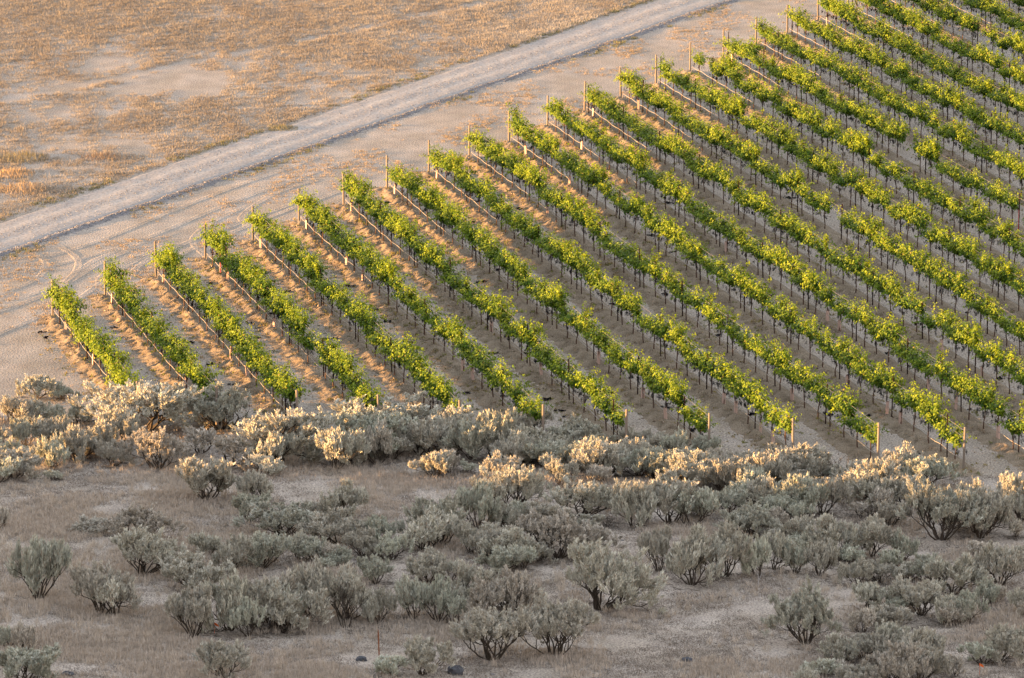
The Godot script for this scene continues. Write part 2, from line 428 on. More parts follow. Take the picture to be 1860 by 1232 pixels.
func make_vine(full: float, tall: int, droop: float) -> Dictionary:
	var wood := Shape.new()
	var arms := Shape.new()
	var leaves := Shape.new()
	var fruit := Shape.new()
	var bark := Color(0.105, 0.06, 0.042)
	var lean := rng.randf_range(-0.12, 0.12)
	wood.limb([Vector3(0, -0.08, 0), Vector3(0.02 + lean * 0.3, 0.3, rng.randf_range(-0.03, 0.03)), Vector3(lean, 0.65, 0.02), Vector3(lean * 1.2, 0.98, 0)], [0.033, 0.027, 0.024, 0.026], 6, bark)
	wood.limb([Vector3(0.05, -0.05, 0.02), Vector3(0.05, 0.75, 0.02), Vector3(0.05, 1.35, 0.02)], [0.006, 0.006, 0.006], 4, Color(0.05, 0.04, 0.035))
	for sd in [-1.0, 1.0]:
		arms.limb([Vector3(lean * 1.2, 0.94, 0), Vector3(sd * 0.3, 1.0, 0.01), Vector3(sd * 0.62, 1.0, -0.01), Vector3(sd * 0.9, 1.02, 0)], [0.022, 0.02, 0.016, 0.011], 5, bark)
	var shoots := int(34 * full)
	for k in shoots:
		var x0 := lerpf(-0.95, 0.95, (k + rng.randf()) / shoots)
		if full < 0.75: x0 *= 0.82
		var p := Vector3(x0, 1.0, rng.randf_range(-0.04, 0.04))
		var out := rng.randf_range(-1.0, 1.0)
		var vigour := rng.randf_range(-0.15, 0.55)
		var d := Vector3(rng.randf_range(-0.45, 0.45), 1.0, out * 0.75).normalized()
		var long := rng.randf_range(0.4, 1.1) * lerpf(0.8, 1.05, full)
		var is_tall := k < tall
		if is_tall:
			long = rng.randf_range(0.85, 1.25)
			d = Vector3(rng.randf_range(-0.2, 0.2), 1.0, rng.randf_range(-0.2, 0.2)).normalized()
		var pts := [p]
		var step := 0.085
		var nn := int(long / step)
		for j in nn:
			var bend := droop * (0.035 + 0.02 * j) * absf(out)
			if is_tall: bend *= 0.12
			d = (d + Vector3(0, -bend, out * 0.03) + rv(0.09)).normalized()
			p += d * step
			pts.append(p)
			var young := float(j) / nn
			young = young * young
			var cnt := 5 if is_tall else (5 if rng.randf() < 0.4 else 4)
			for q in cnt:
				var off := Vector3(rng.randf_range(-1, 1), rng.randf_range(-0.5, 0.8), rng.randf_range(-1, 1)).normalized()
				var reach := rng.randf_range(0.04, 0.17) * (0.6 if is_tall else 1.0)
				var lp := p + off * reach
				var away := Vector3(lp.x * 0.15, 0.25 + (lp.y - 1.2) * 0.8, signf(lp.z + off.z * 0.2) * (0.35 + absf(lp.z))).normalized()
				var nrm := (away + rv(0.55)).normalized()
				var tip := (Vector3(off.x, -0.55, off.z) + rv(0.35))
				tip = (tip - nrm * tip.dot(nrm)).normalized()
				var size := rng.randf_range(0.08, 0.14) * lerpf(1.0, 0.65, young)
				leaves.leaf(lp, tip, nrm, size, rng.randf_range(-0.1, 0.22), leaf_green(clampf(young * 0.8 + vigour, 0.0, 1.0)))
		var radii := []
		for j in pts.size(): radii.append(lerpf(0.006, 0.002, float(j) / pts.size()))
		arms.limb(pts, radii, 3, Color(0.10, 0.075, 0.03))
	for k in int(14 * full):
		var g := Vector3(rng.randf_range(-0.85, 0.85), rng.randf_range(0.74, 0.92), rng.randf_range(-0.24, 0.24))
		bunch(fruit, g, rng.randf_range(0.13, 0.2))
	return {"trunk": wood.mesh(M.wood), "cordon": arms.mesh(M.wood), "canopy": leaves.mesh(M.leaf), "fruit": fruit.mesh(M.grape)}

func bunch(s: Shape, at: Vector3, long: float) -> void:
	for k in 16:
		var t := rng.randf()
		var rad := lerpf(0.05, 0.012, t)
		var a := rng.randf() * TAU
		var p := at + Vector3(cos(a) * rad, -t * long, sin(a) * rad)
		grape(s, p, 0.017)

func grape(s: Shape, p: Vector3, r: float) -> void:
	var col := Color(0.014, 0.014, 0.028) * rng.randf_range(0.7, 1.6)
	col.a = 1.0
	var k := s.v.size()
	for d in [Vector3.RIGHT, Vector3.UP, Vector3.BACK, Vector3.LEFT, Vector3.DOWN, Vector3.FORWARD]:
		s.v.append(p + d * r); s.n.append(d); s.c.append(col)
	for t in [[0, 1, 2], [2, 1, 3], [3, 1, 5], [5, 1, 0], [0, 4, 5], [5, 4, 3], [3, 4, 2], [2, 4, 0]]:
		for q in t: s.ix.append(k + q)

func row_length(i: int) -> float:
	return ROW_LEN + ROW_MORE * (i - 1)

func row_point(i: int, along: float) -> Vector3:
	var p := ROW_START + ROW_STEP * (i - 1) + ROW_DIR * along
	return Vector3(p.x, ground_y(p.x, p.y), p.y)

func in_sight(p: Vector3, edge := 3.0) -> bool:     # inside the stretch of the vineyard that the lens covers, with a margin
	return absf(p.x) < 0.0985 * -p.z + edge

func build_vineyard() -> void:
	var full := []
	for k in 12: full.append(make_vine(rng.randf_range(0.85, 1.15), [2, 1, 4, 0, 7, 3, 2, 1, 5, 0, 8, 2][k], rng.randf_range(0.5, 1.6)))
	var small := []
	for k in 6: small.append(make_vine(rng.randf_range(0.45, 0.68), [0, 3, 1, 4, 0, 2][k], rng.randf_range(1.0, 1.7)))
	var tubes := {}
	for k in range(0, TUBES.size(), 2): tubes[Vector2i(TUBES[k], TUBES[k + 1])] = true
	# every place where a vine stands
	var spots := []
	for i in range(1, ROWS + 1):
		var long := row_length(i)
		var k := 0
		while 1.9 + VINE_GAP * k < long - 0.5:
			var at := 1.9 + VINE_GAP * k + rng.randf_range(-0.12, 0.12)
			var p := row_point(i, at)
			var pick := rng.randf()
			var thin := 0.12 if i < 6 else lerpf(0.12, 0.55, smoothstep(18.0, 45.0, at))
			var miss := rng.randf() < (0.006 if at < 15.0 else 0.012)
			var kind := rng.randi() % 12
			var kind2 := rng.randi() % 6
			var sc := rng.randf_range(0.8, 1.16)
			var flip := rng.randf() < 0.5
			var tilt := rng.randf_range(-0.03, 0.03)
			if in_sight(p, 5.0) and not miss:
				spots.append({"row": i, "k": k, "p": p, "m": small[kind2] if pick < thin else full[kind], "id": (12 + kind2) if pick < thin else kind, "sc": sc, "flip": flip, "tilt": tilt, "near": -p.z})
			k += 1
	var order := spots.duplicate()
	order.sort_custom(func(a, b): return a.near < b.near)
	var single := {}
	for k in mini(300, order.size()): single[Vector2i(order[k].row, order[k].k)] = true
	var far_xf := {}
	for s in spots:
		var b := Basis(Vector3.UP, ROW_TURN + (PI if s.flip else 0.0)) * Basis(Vector3.RIGHT, s.tilt)
		b = b.scaled(Vector3(1, s.sc, 1))
		var lift := Vector3(0, 0.1, 0)
		if single.has(Vector2i(s.row, s.k)):
			var o := base("grapevine", s.p + lift)
			o.transform.basis = b
			part("cordon", s.m.cordon, part("trunk", s.m.trunk, o))
			part("canopy", s.m.canopy, o)
			part("fruit", s.m.fruit, o).set_meta("kind", "stuff")
			tag(o, "green grapevine, %s from the road-side end post in %s" % [ordinal(s.k + 1), row_words(s.row)], "grapevine", "grapevines in the trellised rows")
		else:
			if not far_xf.has(s.id): far_xf[s.id] = {"m": s.m, "xf": [], "c": []}
			far_xf[s.id].xf.append(Transform3D(b, s.p + lift))
			far_xf[s.id].c.append(Color.WHITE)
	var rest := base("vineyard_rows", row_point(20, 10.0))
	tag(rest, "leafy green grapevines of the farther rows towards the top of the vineyard", "vineyard", "", "stuff")
	for id in far_xf:
		var f: Dictionary = far_xf[id]
		var xf := []
		for t in f.xf: xf.append(Transform3D(t.basis, t.origin - rest.position))
		for kind in ["trunk", "cordon", "canopy", "fruit"]:
			scatter(kind, f.m[kind], xf, f.c, "", "", rest)
	build_trellises()
	build_tubes(tubes)

func post_mesh(r: float, h: float, col: Color) -> ArrayMesh:
	var s := Shape.new()
	s.limb([Vector3(0, -0.3, 0), Vector3(0.004, h * 0.5, 0.004), Vector3(0, h - 0.012, 0), Vector3(0, h, 0)], [r, r * 0.99, r * 0.98, r * 0.86], 12, col)
	return s.mesh(M.wood)

func stake_mesh(h: float) -> ArrayMesh:       # rusty T-section steel stake
	var s := Shape.new()
	var col := Color(0.035, 0.018, 0.013)
	s.box(Vector3(0, -0.3, 0), Vector3(0.026, 0, 0), Vector3(0, h + 0.3, 0), Vector3(0, 0, 0.006), col)
	s.box(Vector3(0, -0.3, 0.026), Vector3(0.006, 0, 0), Vector3(0, h + 0.29, 0), Vector3(0, 0, 0.02), col)
	return s.mesh(M.steel)

func build_trellises() -> void:
	var posts := []
	for k in 4: posts.append(post_mesh(rng.randf_range(0.052, 0.066), POST_H + rng.randf_range(-0.04, 0.05) - 0.05, [Color(0.22, 0.18, 0.14), Color(0.20, 0.17, 0.135), Color(0.17, 0.148, 0.12), Color(0.23, 0.195, 0.155)][k]))
	var stakes := []
	for k in 3: stakes.append(stake_mesh(1.72 + 0.1 * k))
	for i in range(1, ROWS + 1):
		var long := row_length(i)
		var p0 := row_point(i, 0.0)
		var o := base("trellis", p0)
		var vis_end := 0.0
		var first: float = FIRST_STAKE[i - 1] if i <= FIRST_STAKE.size() else (4.7 if i % 2 == 0 else 8.3)
		var e := part("end_post", posts[rng.randi() % 4], o)
		e.position = Vector3(0, 0.05, 0)
		e.rotation = Vector3(rng.randf_range(-0.02, 0.02), rng.randf() * 6.0, rng.randf_range(-0.02, 0.02))
		var d := first - STAKE_GAP if first > STAKE_GAP + 0.6 and i > 12 else first
		while d < long - 1.0:
			var p := row_point(i, d)
			if in_sight(p, 6.0):
				var st := part("stake", stakes[rng.randi() % 3], o)
				st.position = p - p0 + Vector3(0, 0.1, 0)
				st.rotation = Vector3(rng.randf_range(-0.025, 0.025), ROW_TURN + rng.randf_range(-0.3, 0.3), rng.randf_range(-0.03, 0.03))
				vis_end = d
			d += STAKE_GAP
		var pe := row_point(i, long)
		if in_sight(pe, 6.0):
			var e2 := part("end_post", posts[rng.randi() % 4], o)
			e2.position = pe - p0 + Vector3(0, 0.08, 0)
			e2.rotation = Vector3(rng.randf_range(-0.02, 0.02), rng.randf() * 6.0, rng.randf_range(-0.02, 0.02))
			vis_end = long
		else:
			vis_end += 6.0
		for h in [1.02, 1.38, 1.7]:
			var w := Shape.new()
			var pts := []
			var rr := []
			var t := 0.0
			while t <= vis_end + 0.01:
				pts.append(row_point(i, t) - p0 + Vector3(0, h + 0.08, 0)); rr.append(0.003)
				t += vis_end / 14.0
			w.limb(pts, rr, 4, Color(0.30, 0.28, 0.26))
			part("wire", w.mesh(M.steel), o)
		var hs := Shape.new()
		var hp := [row_point(i, 0.25) - p0 + Vector3(0.0, 0.02, 0.05), row_point(i, 0.32) - p0 + Vector3(0.02, 0.3, 0.04)]
		var hr := [0.012, 0.016]
		var t2 := 0.45
		while t2 < vis_end - 0.4:
			var sag := sin(fposmod(t2, 2.44) / 2.44 * PI) * -0.06
			hp.append(row_point(i, t2) - p0 + Vector3(rng.randf_range(-0.004, 0.004), 0.50 + sag + rng.randf_range(-0.008, 0.008), 0.03)); hr.append(0.015)
			t2 += 0.61
		hs.limb(hp, hr, 6, Color(0.25, 0.225, 0.195))
		part("drip_hose", hs.mesh(M.hose), o)
		tag(o, "wooden end posts, dark steel stakes and drip hose of %s" % row_words(i), "trellis", "trellises of the vine rows")

func build_tubes(tubes: Dictionary) -> void:
	var s := Shape.new()
	var col := Color(0.42, 0.30, 0.245)
	var p := [Vector2(-0.058, -0.058), Vector2(0.058, -0.058), Vector2(0.058, 0.058), Vector2(-0.058, 0.058)]
	for q in 4:
		var a: Vector2 = p[q]
		var b: Vector2 = p[(q + 1) % 4]
		s.quad(Vector3(a.x, -0.06, a.y), Vector3(a.x, 0.56, a.y), Vector3(b.x, 0.56, b.y), Vector3(b.x, -0.06, b.y), col)
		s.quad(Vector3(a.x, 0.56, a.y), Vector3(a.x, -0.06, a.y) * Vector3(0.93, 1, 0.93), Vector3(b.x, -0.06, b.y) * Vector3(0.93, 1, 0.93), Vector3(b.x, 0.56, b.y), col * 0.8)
	var m := s.mesh(M.carton)
	for key in tubes:
		var o := solid("grow_tube", m)
		o.position = row_point(key.x, 1.9 + VINE_GAP * key.y) + Vector3(0, 0.1, 0)
		o.rotation = Vector3(rng.randf_range(-0.07, 0.07), rng.randf() * 1.5, rng.randf_range(-0.09, 0.09))
		o.scale.y = rng.randf_range(0.9, 1.12)
		tag(o, "pinkish carton sleeve round the %s vine from the road in %s" % [ordinal(key.y + 1), row_words(key.x)], "grow tube", "carton sleeves round vine trunks")

# soil banked up along each row, with clods
func build_berms() -> void:
	for i in range(1, ROWS + 1):
		var long := row_length(i) + 0.9
		var s := Shape.new()
		var prof := [-1.05, -0.85, -0.68, -0.54, -0.42, -0.31, -0.2, -0.1, 0.0, 0.1, 0.2, 0.32, 0.45, 0.6, 0.8]
		var w := prof.size()
		var side := Vector2(-ROW_DIR.y, ROW_DIR.x)          # towards the shorter rows
		var t := -0.9
		var count := 0
		while t < long:
			var q := ROW_START + ROW_STEP * (i - 1) + ROW_DIR * t
			if absf(q.x) > 0.0985 * -q.y + 8.0 and q.x > 0.0:
				break
			var fade := smoothstep(-0.9, 0.3, t) * (1.0 - smoothstep(long - 1.2, long, t))
			for u in prof:
				var g: Vector2 = q - side * u
				var cl := n_fine.get_noise_2d(g.x * 1.0, g.y * 1.0)
				var cl2 := n_fine.get_noise_2d(g.x * 2.7 + 40.0, g.y * 2.7)
				var y := 0.16 * exp(-pow((u + 0.14) / 0.36, 2.0)) + 0.04 * exp(-pow((u - 0.35) / 0.2, 2.0))
				y -= 0.05 * exp(-pow((u + 0.86) / 0.12, 2.0)) * 0.4
				y = y * fade * (1.0 + 0.45 * n_mid.get_noise_2d(g.x * 1.4, g.y * 1.4)) + (cl * 0.09 + cl2 * 0.08) * fade * exp(-pow((u + 0.2) / 0.55, 2.0))
				var edge := -0.06 if u < -1.0 or u > 0.75 else 0.004
				s.v.append(Vector3(g.x, ground_y(g.x, g.y) + y + edge, g.y))
				var m := clampf(cl * 0.7 + 0.5, 0.0, 1.0)
				s.c.append(Color(0.172, 0.135, 0.09).lerp(Color(0.255, 0.206, 0.144), m))
			count += 1
			t += 0.12
		for r in count:
			for k in w:
				var l := s.v[r * w + maxi(k - 1, 0)]
				var rr := s.v[r * w + mini(k + 1, w - 1)]
				var a := s.v[maxi(r - 1, 0) * w + k]
				var b := s.v[mini(r + 1, count - 1) * w + k]
				var nn := (rr - l).cross(b - a).normalized()
				s.n.append(nn if nn.y > 0.0 else -nn)
		for r in count - 1:
			for k in w - 1:
				var k0 := r * w + k
				s.ix.append_array([k0, k0 + 1, k0 + w, k0 + 1, k0 + w + 1, k0 + w])
		structure("soil_bank", s.mesh(M.clod), "cloddy tan soil banked up under %s" % row_words(i), "soil")

# lumps of dry soil lying on the banks
func build_clods() -> void:
	var s := Shape.new()
	lump(s)
	var xf := []
	var cc := []
	for i in range(1, ROWS + 1):
		for k in int(row_length(i) * 40.0):
			var at := rng.randf_range(-0.3, row_length(i) + 0.5)
			var u := rng.randfn(0.25, 0.34) if rng.randf() < 0.62 else rng.randf_range(-1.6, 1.6)
			var q := ROW_START + ROW_STEP * (i - 1) + ROW_DIR * at + Vector2(-ROW_DIR.y, ROW_DIR.x) * u
			if not in_sight(Vector3(q.x, 0, q.y), 2.0): continue
			var sc := 0.02 + 0.06 * pow(rng.randf(), 2.5)
			var y := 0.16 * exp(-pow((u - 0.14) / 0.36, 2.0)) * 0.95
			xf.append(Transform3D(Basis(Vector3(rng.randf_range(-1, 1), rng.randf_range(-1, 1), 0.3).normalized(), rng.randf() * TAU) * Basis.from_scale(Vector3(sc, sc * 0.7, sc)), Vector3(q.x, ground_y(q.x, q.y) + y, q.y)))
			cc.append(Color(0.175, 0.138, 0.096).lerp(Color(0.27, 0.218, 0.158), rng.randf()))
	scatter("soil_clods", s.mesh(M.stone), xf, cc, "lumps of dry tan soil on the banks under the vines", "soil")

# bunches of dark grapes cut off and left lying in the alleys
func build_dropped() -> void:
	var kinds := []
	for k in 5:
		var s := Shape.new()
		for b in rng.randi_range(2, 4):
			var at := Vector3(rng.randf_range(-0.18, 0.18), 0.035, rng.randf_range(-0.08, 0.08))
			var dir := Vector2.from_angle(rng.randf() * TAU)
			for g in 22:
				var t := rng.randf()
				var sp := lerpf(0.07, 0.02, t)
				grape(s, at + Vector3(dir.x * t * 0.24 + rng.randf_range(-sp, sp), rng.randf_range(-0.02, 0.03), dir.y * t * 0.2 + rng.randf_range(-sp, sp)), 0.021)
		kinds.append(s.mesh(M.grape))
	for i in range(1, 15):
		var n := mini(3 + int(i * 0.9), 11)
		var ats := []
		for k in n: ats.append(rng.randf_range(2.0, row_length(i) - 1.0))
		ats.sort()
		var heap := 0
		for k in n:
			var at: float = ats[k]
			var q := ROW_START + ROW_STEP * (i - 1) + ROW_DIR * at + Vector2(-ROW_DIR.y, ROW_DIR.x) * (rng.randf_range(0.75, 1.15) if rng.randf() < 0.75 else rng.randf_range(-0.9, -0.6))
			if absf(q.x) > 0.098 * -q.y: continue
			var o := solid("dropped_grapes", kinds[rng.randi() % 5])
			o.position = Vector3(q.x, ground_y(q.x, q.y) + 0.02, q.y)
			o.rotation.y = rng.randf() * TAU
			o.scale = Vector3.ONE * rng.randf_range(0.7, 1.3)
			heap += 1
			tag(o, "black grapes dropped on bare soil, %s heap from the road along %s" % [ordinal(heap), row_words(i)], "grapes", "grapes dropped in the alleys")

# ---------------------------------------------------------------- sagebrush
func twig(wood: Shape, p: Vector3, d: Vector3, long: float, rad: float, level: int, ends: Array, rise: float) -> void:
	var pts := [p]
	var rr := [rad]
	var n := 4 if level < 2 else 3
	for j in n:
		d = (d + rv(0.28) + Vector3(0, rise, 0)).normalized()
		p += d * (long / n)
		pts.append(p)
		rr.append(lerpf(rad, rad * 0.55, float(j + 1) / n))
	var shade := rng.randf_range(0.8, 1.25)
	wood.limb(pts, rr, 5 if level < 2 else 3, Color(0.062 * shade, 0.05 * shade, 0.038 * shade))
	if level >= 3:
		ends.append([p, d])
		ends.append([pts[n - 1], d])
		return
	var kids := 3
	for k in kids:
		var nd := (d + rv(0.75) + Vector3(0, 0.12, 0)).normalized()
		twig(wood, p if k < 2 else pts[n - 1], nd, long * rng.randf_range(0.55, 0.8), rad * 0.55, level + 1, ends, rise)

# form 0 bush, 1 small tree with bare stem, 2 thin bush, 3 leafless; size is the width it is grown to
func make_sage(form: int, size: float) -> Dictionary:
	var wood := Shape.new()
	var leaves := Shape.new()
	var ends := []
	if form == 1:
		for k in 3:
			var a := TAU * k / 3.0 + rng.randf()
			var p0 := Vector3(-0.16 + 0.04 * k, -0.06, 0)
			var p1 := Vector3(-0.22 + 0.07 * k, 0.35, 0.04 * k)
			var p2 := Vector3(-0.3 + 0.22 * k, 0.68, 0.06 * sin(a))
			wood.limb([p0, p1, p2], [0.06, 0.048, 0.036], 7, Color(0.06, 0.047, 0.036))
			for q in 5:
				twig(wood, p2, Vector3(cos(a + q * 1.3) * 1.1, 0.5, sin(a + q * 1.3) * 1.1).normalized(), 0.42, 0.024, 1, ends, 0.05)
		for k in 4:
			twig(wood, Vector3(0.0, 0.3, 0.02), Vector3(rng.randf_range(0.5, 1.0), rng.randf_range(0.0, 0.3), rng.randf_range(-0.5, 0.5)).normalized(), 0.3, 0.017, 1, ends, -0.02)
	else:
		var side := rng.randf() * TAU
		var stems := int((9.0 if form == 0 else 5.0) * lerpf(0.7, 1.5, clampf((size - 0.8) / 1.6, 0.0, 1.0)))
		for k in stems:
			var a := TAU * (k + rng.randf() * 0.8) / stems
			var lean := rng.randf_range(0.2, 1.35) * (1.0 + 0.35 * cos(a - side))
			var root := 0.04 + 0.12 * maxf(size - 1.4, 0.0) * rng.randf()
			twig(wood, Vector3(cos(a) * root, -0.05, sin(a) * root), Vector3(cos(a) * lean, 1.0, sin(a) * lean).normalized(), rng.randf_range(0.24, 0.36) * size, 0.014 + 0.008 * size, 0, ends, 0.09)
	if form == 3:
		return {"stems": wood.mesh(M.wood), "foliage": null}
	var per: int = [33, 34, 11][form]
	if size < 1.0: per = 15
	var tone := rng.randf_range(0.85, 1.12)
	var base_c := Color(0.425, 0.39, 0.325).lerp(Color(0.395, 0.41, 0.325), rng.randf())
	var gap := rng.randf() * TAU
	for e in ends:
		var clump := rng.randf_range(0.78, 1.18)
		var flat := Vector2(e[0].x, e[0].z)
		var here := int(per * rng.randf_range(0.5, 1.4) * lerpf(0.5, 1.15, smoothstep(0.15, 0.55, e[0].y / (size * 0.8))))
		if absf(angle_difference(flat.angle(), gap)) < 0.5 and rng.randf() < 0.6: here = 2
		var d0: Vector3 = (e[1] * 0.55 + Vector3(0, 0.9, 0) + rv(0.3)).normalized()
		var reach := rng.randf_range(0.14, 0.32)
		for k in here:
			var t := rng.randf()
			var p: Vector3 = e[0] + d0 * (t * reach - 0.06) + rv(0.042) * (1.15 - 0.6 * t)
			var d: Vector3 = (d0 + rv(0.38)).normalized()
			var long := rng.randf_range(0.06, 0.15)
			var c: Color = base_c * (tone * clump * rng.randf_range(0.75, 1.22))
			if rng.randf() < 0.1: c = Color(0.34, 0.285, 0.215) * rng.randf_range(0.8, 1.1)
			c.a = 1.0
			leaves.blade(p, d * long, d.cross(rv(1.0)).normalized(), rng.randf_range(0.007, 0.0135), c)
			leaves.blade(p + rv(0.02), d * long * 0.8, d.cross(rv(1.0)).normalized(), rng.randf_range(0.007, 0.0135), c)
	return {"stems": wood.mesh(M.wood), "foliage": leaves.mesh(M.sage)}

func build_sage() -> void:
	var protos := {"0": [], "big": [], "small": [], "1": [], "2": [], "3": []}
	for k in 11: protos["0"].append(make_sage(0, 1.4))
	for k in 5: protos["big"].append(make_sage(0, 2.3))
	for k in 5: protos["small"].append(make_sage(0, 0.8))
	for k in 2: protos["1"].append(make_sage(1, 1.6))
	for k in 3: protos["2"].append(make_sage(2, 1.2))
	for k in 3: protos["3"].append(make_sage(3, 1.2))
	# measure each kind, so that a bush can be given its width and height
	for f in protos:
		for m in protos[f]:
			var bb: AABB = (m.foliage if m.foliage else m.stems).get_aabb()
			m.w = (bb.size.x + bb.size.z) * 0.5
			m.h = bb.end.y
	# which bush stands how far up the slope from the lower end post of which row
	var lanes := {}
	for k in range(0, BUSHES.size(), 5):
		var best := 1
		for i in range(1, 12):
			var pe := row_point(i, row_length(i))
			var pb := row_point(best, row_length(best))
			if absf(pe.x - BUSHES[k]) < absf(pb.x - BUSHES[k]): best = i
		if not lanes.has(best): lanes[best] = []
		lanes[best].append(k)
	var place := {}
	for i in lanes:
		var l: Array = lanes[i]
		l.sort_custom(func(p, q): return BUSHES[p + 1] - near_line(BUSHES[p]) < BUSHES[q + 1] - near_line(BUSHES[q]))
		for r in l.size(): place[l[r]] = Vector2i(i, r + 1)
	for k in range(0, BUSHES.size(), 5):
		var x: float = BUSHES[k]
		var z: float = BUSHES[k + 1]
		var w: float = BUSHES[k + 2]
		var h: float = BUSHES[k + 3]
		var form := int(BUSHES[k + 4])
		var key := str(form)
		if form == 0 and w > 1.95: key = "big"
		elif form == 0 and w < 1.0: key = "small"
		var m: Dictionary = protos[key][rng.randi() % protos[key].size()]
		var o := base("sagebrush", Vector3(x, ground_y(x, z), z))
		var sx: float = w / m.w * rng.randf_range(1.34, 1.56)
		var sy: float = h / m.h * rng.randf_range(1.06, 1.16)
		o.transform.basis = Basis(Vector3.UP, 0.0 if form == 1 else rng.randf() * TAU) * Basis(Vector3.RIGHT, rng.randf_range(-0.14, 0.14)) * Basis.from_scale(Vector3(sx * rng.randf_range(0.85, 1.15), sy, sx))
		part("stems", m.stems, o)
		if m.foliage: part("foliage", m.foliage, o)
		var s := z - near_line(x)
		var size := "tall" if h > 1.6 else ("low" if h < 0.9 else "rounded")
		if form == 1: size = "gnarled tree-shaped" if x < 0.0 else "fork-stemmed"
		elif form == 3: size = "leafless twisted"
		elif form == 2: size = "sparse twiggy"
		elif s < 5.0: size += " sunlit"
		tag(o, "%s sagebrush, %s up the slope from the lower post of %s" % [size, ordinal(place[k].y), row_words(place[k].x)], "shrub", "sagebrush on the slope")

# ---------------------------------------------------------------- grass, gravel, tracks
func tuft(blades: int, spread: float, h: float, w: float, lean: float) -> ArrayMesh:
	var s := Shape.new()
	for k in blades:
		var a := rng.randf() * TAU
		var r := sqrt(rng.randf()) * spread
		var p := Vector3(cos(a) * r, -0.02, sin(a) * r)
		var b := rng.randf() * TAU
		var l := rng.randf_range(0.0, lean)
		var tip := Vector3(cos(b) * l, 1.0, sin(b) * l).normalized() * h * rng.randf_range(0.5, 1.15)
		var t := rng.randf_range(0.75, 1.2)
		s.blade(p, tip, Vector3(sin(b), 0, -cos(b)), w * rng.randf_range(0.6, 1.3), Color(t, t, t))
	return s.mesh(M.straw)

func put(x: float, z: float, sc: float, sy: float) -> Transform3D:
	return Transform3D(Basis(Vector3.UP, rng.randf() * TAU) * Basis.from_scale(Vector3(sc, sc * sy, sc)), Vector3(x, ground_y(x, z), z))

